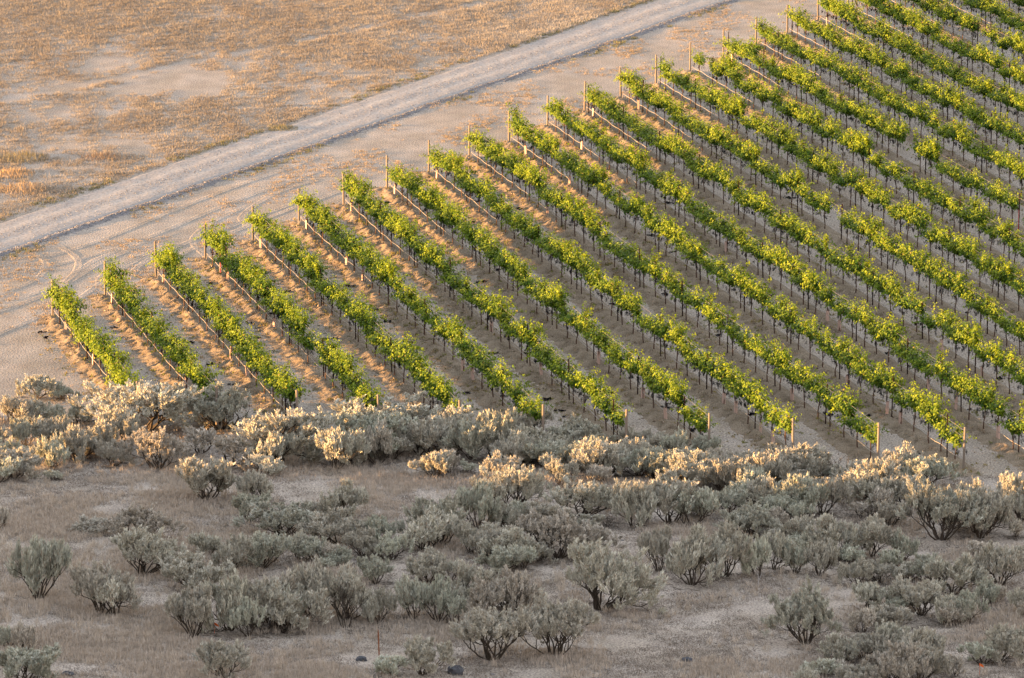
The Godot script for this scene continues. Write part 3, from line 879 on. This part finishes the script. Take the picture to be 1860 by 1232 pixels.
func build_grass() -> void:
	# field beyond the road
	var xa := []; var ca := []
	var xb := []; var cb := []
	for k in 260000:
		var x := rng.randf_range(-46.0, 16.0)
		var z := rng.randf_range(-352.0, -255.0)
		var r := road_off(x, z)
		if r > -2.4 or absf(x) > 0.0985 * -z + 6.0: continue
		var big := n_big.get_noise_2d(x * 1.6 + 20.0, z * 0.55 + 10.0)
		var mid := n_mid.get_noise_2d(x * 0.9 + 70.0, z * 0.4)
		var dens := 0.5 + big * 0.6 + mid * 0.6 + n_fine.get_noise_2d(x * 0.7, z * 0.35) * 0.3 + smoothstep(-304.0, -330.0, z) * 0.5 + smoothstep(-12.0, -4.5, r) * 0.12
		# bare pan and the worn tracks of the field
		var pan := Vector2((x + 20.4) / 3.6, (z + 304.5) / 6.0).length()
		dens -= 0.9 * (1.0 - smoothstep(0.3, 1.3, pan))
		var tr := absf(x + 26.0 - (z + 300.0) * -0.62 - 4.0 * sin(z * 0.05))
		dens -= 0.7 * (1.0 - smoothstep(0.2, 1.1, tr))
		if rng.randf() > dens: continue
		var white := smoothstep(-14.0, -2.0, x) * smoothstep(-300.0, -325.0, z) * clampf(0.5 + big, 0.0, 1.0)
		var c := Color(0.30, 0.265, 0.208).lerp(Color(0.42, 0.385, 0.325), white).lerp(Color(0.25, 0.208, 0.155), clampf(mid + 0.2, 0.0, 1.0) * 0.6) * rng.randf_range(0.8, 1.15)
		if rng.randf() < 0.22 + white * 0.4:
			xb.append(put(x, z, rng.randf_range(0.8, 1.3), rng.randf_range(0.7, 1.2))); cb.append(c)
		else:
			xa.append(put(x, z, rng.randf_range(0.7, 1.2), rng.randf_range(0.5, 1.1))); ca.append(c)
	scatter("stubble", tuft(20, 0.2, 0.12, 0.008, 0.9), xa, ca, "dry golden stubble covering the field beyond the gravel road", "stubble")
	scatter("dry_grass", tuft(20, 0.2, 0.21, 0.0075, 0.7), xb, cb, "taller dry grass tufts standing in the field beyond the road", "grass")
	# road verge and the bare headland between road and vines
	var xc := []; var cc := []
	var xg := []; var cg := []
	for k in 120000:
		var x := rng.randf_range(-36.0, 26.0)
		var z := rng.randf_range(-345.0, -216.0)
		var r := road_off(x, z)
		if r < -3.2 or absf(x) > 0.0985 * -z + 5.0: continue
		var f := Vector2(x, z) - ROW_START
		var inside := f.x * 0.8978 + f.y * 0.4403
		var s := z - near_line(x)
		if inside > 0.6 and s < 0.0: continue
		if s > 3.0: continue
		var big := n_big.get_noise_2d(x * 2.0 - 30.0, z * 0.9 + 60.0)
		var mid := n_mid.get_noise_2d(x * 0.8 - 70.0, z * 0.35 + 20.0)
		var dens := 0.2 + big * 0.6 + mid * 1.2 + smoothstep(-2.0, 3.0, inside) * 0.12 + smoothstep(-8.0, 0.0, s) * 0.3
		var edge_far := exp(-pow((r + 2.5) / 0.5, 2.0))
		var edge_near := exp(-pow((r - 2.9) / 0.45, 2.0))
		if absf(r) < 2.1: continue
		dens += edge_far * 0.9 + edge_near * (0.25 + big * 0.6)
		if rng.randf() > dens: continue
		if (edge_far > 0.4 or edge_near > 0.4) and rng.randf() < 0.5 and big > -0.1:
			xg.append(put(x, z, rng.randf_range(0.7, 1.3), rng.randf_range(0.6, 1.1))); cg.append(Color(0.15, 0.15, 0.065) * rng.randf_range(0.8, 1.3))
		else:
			xc.append(put(x, z, rng.randf_range(0.5, 1.2), rng.randf_range(0.35, 0.9))); cc.append(Color(0.32, 0.25, 0.16) * rng.randf_range(0.8, 1.2))
	scatter("headland_grass", tuft(18, 0.19, 0.17, 0.011, 0.9), xc, cc, "sparse orange dry grass on the bare ground between road and vines", "grass")
	scatter("verge_weeds", tuft(18, 0.14, 0.2, 0.013, 0.7), xg, cg, "low grey-green weeds along the edges of the gravel road", "weeds")
	# weeds and straw on the soil banks and in the alleys
	var xw := []; var cw := []
	var xs := []; var cs := []
	for i in range(1, ROWS + 1):
		var n := int(row_length(i) * 30.0)
		for k in n:
			var at := rng.randf_range(-0.5, row_length(i) + 1.0)
			var u := rng.randfn(0.25, 0.6) if rng.randf() < 0.62 else rng.randf_range(-1.6, 1.6)
			var q := ROW_START + ROW_STEP * (i - 1) + ROW_DIR * at + Vector2(-ROW_DIR.y, ROW_DIR.x) * u
			if not in_sight(Vector3(q.x, 0, q.y), 4.0): continue
			var big := n_big.get_noise_2d(q.x * 3.0, q.y * 1.4 + 200.0)
			var wet := 0.25 + big * 1.2 + (0.25 if i < 8 else 0.0) - smoothstep(15.0, 45.0, at) * 0.3
			if rng.randf() > clampf(0.35 + wet, 0.08, 0.9): continue
			var t := put(q.x, q.y, rng.randf_range(0.5, 1.2), rng.randf_range(0.5, 1.1))
			t.origin.y += 0.15 * exp(-pow((u - 0.14) / 0.36, 2.0))
			if rng.randf() < 0.28 + wet * 0.25:
				xw.append(t); cw.append(Color(0.115, 0.135, 0.035).lerp(Color(0.22, 0.17, 0.06), rng.randf()))
			else:
				xs.append(t); cs.append(Color(0.32, 0.22, 0.12) * rng.randf_range(0.7, 1.2))
	scatter("alley_weeds", tuft(16, 0.13, 0.15, 0.014, 1.1), xw, cw, "low green weeds growing on the soil banks under the vines", "weeds")
	scatter("straw", tuft(14, 0.16, 0.1, 0.010, 2.2), xs, cs, "dry straw and stalks strewn on the soil banks under the vines", "straw")
	# the slope: short grey thatch, pale taller clumps
	var xt := []; var ct := []
	var xp := []; var cp := []
	for k in 230000:
		var z := rng.randf_range(-226.0, -152.0)
		var x := rng.randf_range(-1.0, 1.0) * (0.0985 * -z + 4.0)
		var s := z - near_line(x)
		if s < 0.5: continue
		var big := n_big.get_noise_2d(x * 2.2 + 11.0, z * 1.1 - 31.0)
		var mid := n_mid.get_noise_2d(x * 0.8 + 9.0, z * 0.5)
		var lush := smoothstep(2.0, -14.0, x) * 0.3 + big * 0.75 + mid * 0.5
		for e in PALE: lush += 0.75 * (1.0 - smoothstep(0.4, 1.2, Vector2((x - e[0]) / e[2], (z - e[1]) / e[3]).length()))
		if rng.randf() < lush - 0.12:
			xp.append(put(x, z, rng.randf_range(0.7, 1.2), rng.randf_range(0.6, 1.2))); cp.append(Color(0.39, 0.345, 0.283) * rng.randf_range(0.8, 1.15))
		elif rng.randf() < 0.55 + mid:
			xt.append(put(x, z, rng.randf_range(0.6, 1.2), rng.randf_range(0.4, 1.1))); ct.append(Color(0.225, 0.193, 0.156) * rng.randf_range(0.45, 1.45))
	scatter("thatch", tuft(16, 0.2, 0.10, 0.011, 1.6), xt, ct, "short grey-brown dry thatch covering the shaded slope", "grass")
	var xh := []; var ch := []
	var xq := []; var cq := []
	for k in 9000:
		var z := rng.randf_range(-222.0, -152.0)
		var x := rng.randf_range(-1.0, 1.0) * (0.0985 * -z + 4.0)
		if z - near_line(x) < 4.0: continue
		if k < 700:
			var sc := 0.03 + 0.09 * pow(rng.randf(), 4.0)
			var tr := put(x, z, sc, 0.6)
			tr.origin.y += sc * 0.2
			xq.append(tr); cq.append(Color(0.12, 0.115, 0.11) * rng.randf_range(0.7, 1.7))
		elif rng.randf() < 0.2 + n_big.get_noise_2d(x * 3.0 + 5.0, z * 2.0) * 0.9 + smoothstep(-4.0, -15.0, x) * 0.3:
			xh.append(put(x, z, rng.randf_range(0.6, 1.2), rng.randf_range(0.7, 1.3))); ch.append(Color(0.44, 0.39, 0.315) * rng.randf_range(0.8, 1.1))
	scatter("bunchgrass", tuft(34, 0.11, 0.36, 0.006, 0.75), xh, ch, "wispy pale bunchgrass tufts standing among the sagebrush", "grass")
	var ls := Shape.new()
	lump(ls)
	scatter("slope_stones", ls.mesh(M.stone), xq, cq, "small grey stones scattered over the sagebrush slope", "stones")
	scatter("cheatgrass", tuft(18, 0.17, 0.24, 0.008, 0.7), xp, cp, "pale dry grass clumps on the shaded slope among the sagebrush", "grass")

func build_clumps() -> void:
	for q in [[-26.9, -281.3, 1.5, 0.6, Color(0.19, 0.17, 0.10), "olive dry grass clump at the left rim of the field, farthest from the road"], [-26.9, -276.9, 1.2, 0.5, Color(0.36, 0.26, 0.15), "orange dry grass clump between an olive clump and the road"], [-26.0, -272.6, 1.4, 0.55, Color(0.31, 0.235, 0.15), "broad tan dry grass clump beside the gravel road verge"], [-22.6, -281.6, 1.1, 0.4, Color(0.24, 0.185, 0.13), "low brown dry weed clump standing in the stubble field"], [-12.9, -290.2, 0.9, 0.35, Color(0.17, 0.16, 0.09), "small green-brown weed clump at the field edge of the road"]]:
		var s := Shape.new()
		for k in 700:
			var a := rng.randf() * TAU
			var r: float = sqrt(rng.randf()) * q[2]
			var p := Vector3(cos(a) * r, -0.03, sin(a) * r)
			var l := rng.randf_range(0.0, 0.7)
			var b := rng.randf() * TAU
			var tip: Vector3 = Vector3(cos(b) * l, 1.0, sin(b) * l).normalized() * q[3] * rng.randf_range(0.4, 1.1) * (1.15 - 0.6 * r / q[2])
			var c: Color = q[4] * rng.randf_range(0.7, 1.2)
			c.a = 1.0
			s.blade(p, tip, Vector3(sin(b), 0, -cos(b)), rng.randf_range(0.006, 0.013), c)
		var o := solid("grass_clump", s.mesh(M.straw))
		o.position = Vector3(q[0], ground_y(q[0], q[1]), q[1])
		tag(o, q[5], "grass", "grass clumps in the field")

func build_litter() -> void:
	var s := Shape.new()
	for k in 5:
		var p := rv(0.12) * Vector3(1, 0.1, 1)
		var d := Vector3(rng.randf_range(-1, 1), rng.randf_range(0.0, 0.25), rng.randf_range(-1, 1)).normalized()
		s.limb([p, p + d * 0.16 + rv(0.02), p + d * 0.3 + rv(0.04)], [0.009, 0.007, 0.004], 4, Color.WHITE)
	var xf := []
	var cc := []
	for k in range(0, BUSHES.size(), 5):
		for q in 16:
			var a := rng.randf() * TAU
			var r: float = BUSHES[k + 2] * rng.randf_range(0.2, 0.95)
			xf.append(put(BUSHES[k] + cos(a) * r, BUSHES[k + 1] + sin(a) * r, rng.randf_range(0.5, 1.3), 1.0))
			cc.append(Color(0.11, 0.09, 0.07).lerp(Color(0.3, 0.27, 0.23), rng.randf() * rng.randf()))
	scatter("fallen_twigs", s.mesh(M.wood), xf, cc, "dead twigs fallen on the ground under the sagebrush", "twigs")

func strip(u0: float, u1: float, cols: int, z0: float, z1: float, step: float, relief: Callable, tone: Callable) -> Shape:
	var s := Shape.new()
	var rows := int((z1 - z0) / step) + 1
	for j in rows:
		var z := z0 + j * step
		for i in cols:
			var u := lerpf(u0, u1, float(i) / (cols - 1))
			var x := -24.2 - (z + 264.4) * 0.5128 + u / 0.8898
			s.v.append(Vector3(x, ground_y(x, z) + relief.call(u, x, z), z))
			s.c.append(tone.call(u, x, z))
	for j in rows:
		for i in cols:
			var l := s.v[j * cols + maxi(i - 1, 0)]
			var r := s.v[j * cols + mini(i + 1, cols - 1)]
			var d := s.v[maxi(j - 1, 0) * cols + i]
			var e := s.v[mini(j + 1, rows - 1) * cols + i]
			var nn := (e - d).cross(r - l).normalized()
			s.n.append(nn if nn.y > 0.0 else -nn)
	for j in rows - 1:
		for i in cols - 1:
			var k := j * cols + i
			s.ix.append_array([k, k + 1, k + cols, k + 1, k + cols + 1, k + cols])
	return s

# a small angular stone
func lump(s: Shape) -> void:
	var pts := []
	for k in 7: pts.append(Vector3(rng.randf_range(-1, 1), rng.randf_range(-0.6, 0.7), rng.randf_range(-1, 1)).normalized())
	for a in 7:
		for b in range(a + 1, 7):
			for d in range(b + 1, 7):
				var nn: Vector3 = (pts[b] - pts[a]).cross(pts[d] - pts[a]).normalized()
				var pos := 0
				var neg := 0
				for q in 7:
					var t: float = nn.dot(pts[q] - pts[a])
					if t > 0.0001: pos += 1
					elif t < -0.0001: neg += 1
				if pos == 0: s.face(pts[a], pts[d], pts[b], Color(1, 1, 1))
				elif neg == 0: s.face(pts[a], pts[b], pts[d], Color(1, 1, 1))

func build_road() -> void:
	var relief := func(u: float, x: float, z: float) -> float:
		var y := 0.03 + 0.03 * (1.0 - pow(u / 2.2, 2.0))
		y -= 0.012 * (exp(-pow((u - 0.75) / 0.28, 2.0)) + exp(-pow((u + 0.85) / 0.28, 2.0)))
		y += n_fine.get_noise_2d(x * 1.3, z * 0.4) * 0.012
		if absf(u) > 1.95: y -= 0.045
		if absf(u) > 2.19: y = -0.05
		return y + n_mid.get_noise_2d(x * 1.2, z * 1.2 + 77.0) * 0.03 * smoothstep(1.2, 2.1, absf(u))
	var tone := func(u: float, x: float, z: float) -> Color:
		var rut := exp(-pow((u - 0.75) / 0.3, 2.0)) + exp(-pow((u + 0.85) / 0.3, 2.0))
		var m := n_mid.get_noise_2d(x * 1.6, z * 0.7) * 0.5 + 0.5
		return Color(0.255, 0.236, 0.21).lerp(Color(0.325, 0.3, 0.262), clampf(rut * 0.8 + (m - 0.5) * 0.9, 0.0, 1.0))
	structure("road", strip(-2.2, 2.2, 25, -600.0, -190.0, 0.4, relief, tone).mesh(M.road), "grey gravel road running past the field and the vineyard", "road")
	var relief2 := func(u: float, x: float, z: float) -> float:
		var wob := n_mid.get_noise_2d(x * 0.7, z * 0.7 + 31.0)
		var y := (0.07 + 0.05 * wob) * exp(-pow((u - 2.25 - wob * 0.3) / 0.22, 2.0)) - 0.02 + n_fine.get_noise_2d(x * 3.0, z * 2.0) * 0.03 + 0.015
		if u > 2.85 or u < 1.65: y = -0.05
		return y
	var tone2 := func(u: float, x: float, z: float) -> Color:
		var m := n_mid.get_noise_2d(x * 4.0, z * 1.0) * 0.5 + 0.5
		return Color(0.15, 0.145, 0.145).lerp(Color(0.24, 0.228, 0.21), m)
	structure("gravel_shoulder", strip(1.6, 2.9, 12, -600.0, -190.0, 0.3, relief2, tone2).mesh(M.gravel), "ridge of loose dark gravel along the vineyard side of the road", "gravel")
	var s := Shape.new()
	lump(s)
	var xf := []; var cc := []
	for k in 20000:
		var z := rng.randf_range(-345.0, -244.0)
		var u := rng.randfn(2.3, 0.28)
		if rng.randf() < 0.12: u = rng.randf_range(-2.3, 2.2)
		elif rng.randf() < 0.12: u = rng.randfn(0.0, 0.25)
		var x := -24.2 - (z + 264.4) * 0.5128 + u / 0.8898
		var y: float = ground_y(x, z) + (relief2.call(u, x, z) if u > 1.7 and u < 2.85 else (relief.call(u, x, z) if absf(u) < 2.15 else 0.0))
		var g := rng.randf_range(0.09, 0.26)
		var sc := rng.randf_range(0.015, 0.045)
		xf.append(Transform3D(Basis(Vector3.UP, rng.randf() * TAU) * Basis.from_scale(Vector3(sc, sc * 0.8, sc)), Vector3(x, y + sc * 0.2, z)))
		cc.append(Color(g, g, g * 1.04))
	scatter("road_gravel", s.mesh(M.stone), xf, cc, "loose grey stones on the road and heaped along its edge", "gravel")

# tread prints pressed into the soft soil of the headland
func build_tracks() -> void:
	for t in TRACKS:
		var cv := Curve3D.new()
		var pts: Array = t
		for k in pts.size():
			var a: Vector2 = pts[maxi(k - 1, 0)]
			var b: Vector2 = pts[mini(k + 1, pts.size() - 1)]
			var h := (b - a) / 6.0
			cv.add_point(Vector3(pts[k].x, 0, pts[k].y), Vector3(-h.x, 0, -h.y), Vector3(h.x, 0, h.y))
		var s := Shape.new()
		var long := cv.get_baked_length()
		var d := 0.0
		var count := 0
		var prof := [-0.27, -0.2, -0.1, 0.0, 0.1, 0.2, 0.27]
		var hh := [-0.02, 0.008, 0.001, 0.0, 0.001, 0.008, -0.02]
		while d < long:
			var p := cv.sample_baked(d)
			var q := cv.sample_baked(minf(d + 0.1, long))
			if d + 0.1 > long: break
			var dir := Vector2(q.x - p.x, q.z - p.z).normalized()
			var lug := 0.02 if count % 2 == 0 else 0.0
			var fade := smoothstep(0.0, 2.0, d) * (1.0 - smoothstep(long - 2.0, long, d))
			for k in 7:
				var sk := 0.07 * absf(prof[k]) / 0.27
				var g: Vector2 = Vector2(p.x, p.z) + Vector2(-dir.y, dir.x) * prof[k] + dir * sk
				s.v.append(Vector3(g.x, ground_y(g.x, g.y) + (hh[k] + (lug if k > 0 and k < 6 else 0.0)) * fade + (0.004 if k > 0 and k < 6 else 0.0), g.y))
				s.c.append(soil_color(g.x, g.y))
			count += 1
			d += 0.14
		for r in count:
			for k in 7:
				var nn := (s.v[r * 7 + mini(k + 1, 6)] - s.v[r * 7 + maxi(k - 1, 0)]).cross(s.v[mini(r + 1, count - 1) * 7 + k] - s.v[maxi(r - 1, 0) * 7 + k]).normalized()
				s.n.append(nn if nn.y > 0.0 else -nn)
		for r in count - 1:
			for k in 6:
				var a := r * 7 + k
				s.ix.append_array([a, a + 7, a + 1, a + 1, a + 7, a + 8])
		structure("tyre_track", s.mesh(M.soil), "tyre track with tread marks pressed into the pale bare soil", "track")

# ---------------------------------------------------------------- small things
func rock(at: Vector2, size: Vector3, label: String) -> void:
	var s := Shape.new()
	var n := FastNoiseLite.new()
	n.seed = int(absf(at.x * 37.0))
	n.frequency = 0.9
	var rings := 7
	var sides := 11
	var p := []
	for j in rings + 1:
		for q in sides:
			var th := PI * j / rings
			var ph := TAU * q / sides
			var d := Vector3(sin(th) * cos(ph), cos(th), sin(th) * sin(ph))
			p.append(d * (1.0 + 0.4 * n.get_noise_3dv(d * 1.6)) * size)
	for j in rings:
		for q in sides:
			var a := j * sides + q
			var b := j * sides + (q + 1) % sides
			var g := 0.055 + 0.03 * n.get_noise_1d(j * 3.0 + q)
			var c := Color(g, g * 1.04, g * 1.12)
			if j > 0: s.face(p[a], p[b], p[a + sides], c)
			if j < rings - 1: s.face(p[b], p[b + sides], p[a + sides], c)
	var o := solid("rock", s.mesh(M.stone))
	o.position = Vector3(at.x, ground_y(at.x, at.y) + size.y * 0.25, at.y)
	o.rotation.y = rng.randf() * 3.0
	tag(o, label, "rock")

func build_small() -> void:
	rock(Vector2(-1.9, -168.6), Vector3(0.3, 0.24, 0.25), "dark grey basalt rock beside a low sagebrush on the slope")
	rock(Vector2(-14.8, -166.9), Vector3(0.22, 0.1, 0.16), "flat dark rock half buried in pale grass")
	rock(Vector2(-5.1, -170.0), Vector3(0.2, 0.14, 0.16), "small dark rock near the leaning rusty stake")
	rock(Vector2(6.0, -171.8), Vector3(0.22, 0.12, 0.16), "small dark rock on bare slope beside pale grass")
	# leaning rusty stake on the slope
	var s := Shape.new()
	s.box(Vector3(0, -0.2, 0), Vector3(0.022, 0, 0), Vector3(-0.04, 1.18, 0), Vector3(0, 0, 0.012), Color(0.2, 0.075, 0.035))
	s.box(Vector3(-0.036, 0.98, 0.012), Vector3(0.014, 0, 0), Vector3(-0.004, 0.1, 0), Vector3(0, 0, 0.012), Color(0.2, 0.075, 0.035))
	var o := solid("rusty_stake", s.mesh(M.steel))
	o.position = Vector3(-4.5, ground_y(-4.5, -170.5), -170.5)
	tag(o, "thin rusty orange stake leaning on the bare slope", "stake")
	# bits of orange survey ribbon
	for q in [[Vector2(-10.4, -175.5), "orange ribbon on a wire stem beside a sagebrush thicket"], [Vector2(15.9, -170.7), "orange ribbon on a wire stem by sparse twigs on the slope"]]:
		var at: Vector2 = q[0]
		var f := base("survey_flag", Vector3(at.x, ground_y(at.x, at.y), at.y))
		var w := Shape.new()
		w.limb([Vector3(0, -0.1, 0), Vector3(0.02, 0.2, 0), Vector3(0.0, 0.42, 0)], [0.008, 0.007, 0.006], 5, Color(0.5, 0.1, 0.03))
		part("wire_stem", w.mesh(M.plastic), f)
		var r := Shape.new()
		r.quad(Vector3(0, 0.42, 0.004), Vector3(0.09, 0.38, 0.02), Vector3(0.10, 0.28, 0.0), Vector3(0.0, 0.33, 0.004), Color(0.62, 0.13, 0.03))
		r.quad(Vector3(0.09, 0.38, 0.02), Vector3(0.17, 0.3, -0.01), Vector3(0.16, 0.24, -0.02), Vector3(0.10, 0.28, 0.0), Color(0.62, 0.13, 0.03))
		part("ribbon", r.mesh(M.plastic), f)
		tag(f, q[1], "flag")
	# red marker stakes among the vines
	for q in [[Vector2(25.7, -259.7), "slim red marker stake standing among the farther vine rows"], [Vector2(-14.35, -251.4), "slim red marker stake at the road end of the fourth shortest row"]]:
		var at2: Vector2 = q[0]
		var m := Shape.new()
		m.limb([Vector3(0, -0.2, 0), Vector3(0, 0.9, 0), Vector3(0.01, 1.6, 0), Vector3(0.01, 1.63, 0)], [0.013, 0.013, 0.012, 0.008], 6, Color(0.45, 0.05, 0.05))
		var k := solid("marker_stake", m.mesh(M.plastic))
		k.position = Vector3(at2.x, ground_y(at2.x, at2.y), at2.y)
		tag(k, q[1], "stake")
	# pale dead branch
	var b := Shape.new()
	b.limb([Vector3(0, -0.05, 0), Vector3(0.02, 0.35, 0), Vector3(0.0, 0.75, 0.02)], [0.02, 0.016, 0.008], 5, Color(0.42, 0.4, 0.37))
	b.limb([Vector3(0.02, 0.35, 0), Vector3(0.1, 0.52, 0), Vector3(0.13, 0.7, 0)], [0.013, 0.01, 0.005], 5, Color(0.42, 0.4, 0.37))
	var db := solid("dead_branch", b.mesh(M.wood))
	db.position = Vector3(9.1, ground_y(9.1, -186.4), -186.4)
	tag(db, "bleached white forked dead branch in front of the sagebrush thicket", "branch")

# ---------------------------------------------------------------- scene
func _ready() -> void:
	rng.seed = 20240811
	for k in [[n_big, 5, 0.055, 3], [n_mid, 8, 0.28, 3], [n_fine, 13, 0.9, 2]]:
		k[0].seed = k[1]
		k[0].noise_type = FastNoiseLite.TYPE_SIMPLEX
		k[0].frequency = k[2]
		k[0].fractal_octaves = k[3]
	var cam := Camera3D.new()
	cam.name = "camera"
	cam.position = Vector3(0, 55.5555, 0)
	cam.rotation_degrees = Vector3(-13.139, 0, 0)
	cam.fov = 7.41996
	cam.near = 1.0
	cam.far = 6000.0
	add_child(cam)
	var env := Environment.new()
	env.background_mode = Environment.BG_SKY
	env.tonemap_mode = Environment.TONE_MAPPER_LINEAR
	env.tonemap_exposure = EXPOSURE
	env.sdfgi_enabled = true
	env.ssao_enabled = true
	env.ssil_enabled = true
	var sk := ProceduralSkyMaterial.new()
	sk.sky_top_color = Color(0.625, 0.655, 0.715)
	sk.sky_horizon_color = Color(0.95, 0.84, 0.74)
	sk.sky_curve = 0.22
	sk.ground_bottom_color = Color(0.45, 0.40, 0.35)
	sk.ground_horizon_color = Color(0.75, 0.68, 0.62)
	sk.sky_energy_multiplier = SKY_ENERGY
	sk.ground_energy_multiplier = SKY_ENERGY
	var sky := Sky.new()
	sky.sky_material = sk
	env.sky = sky
	var we := WorldEnvironment.new()
	we.environment = env
	add_child(we)
	var sun := DirectionalLight3D.new()
	sun.name = "sun"
	sun.light_color = Color(1.0, 0.768, 0.505)
	sun.light_energy = 1.6
	sun.light_angular_distance = 0.55
	sun.shadow_enabled = true
	add_child(sun)
	var toward := Vector3(SUN_PLAN.x, tan(deg_to_rad(SUN_HIGH)), SUN_PLAN.y).normalized()
	sun.look_at_from_position(toward * 100.0, Vector3.ZERO, Vector3.UP)

	make_materials()
	build_ground()
	build_road()
	build_tracks()
	build_berms()
	build_clods()
	build_vineyard()
	build_sage()
	build_grass()
	build_litter()
	build_clumps()
	build_dropped()
	build_small()
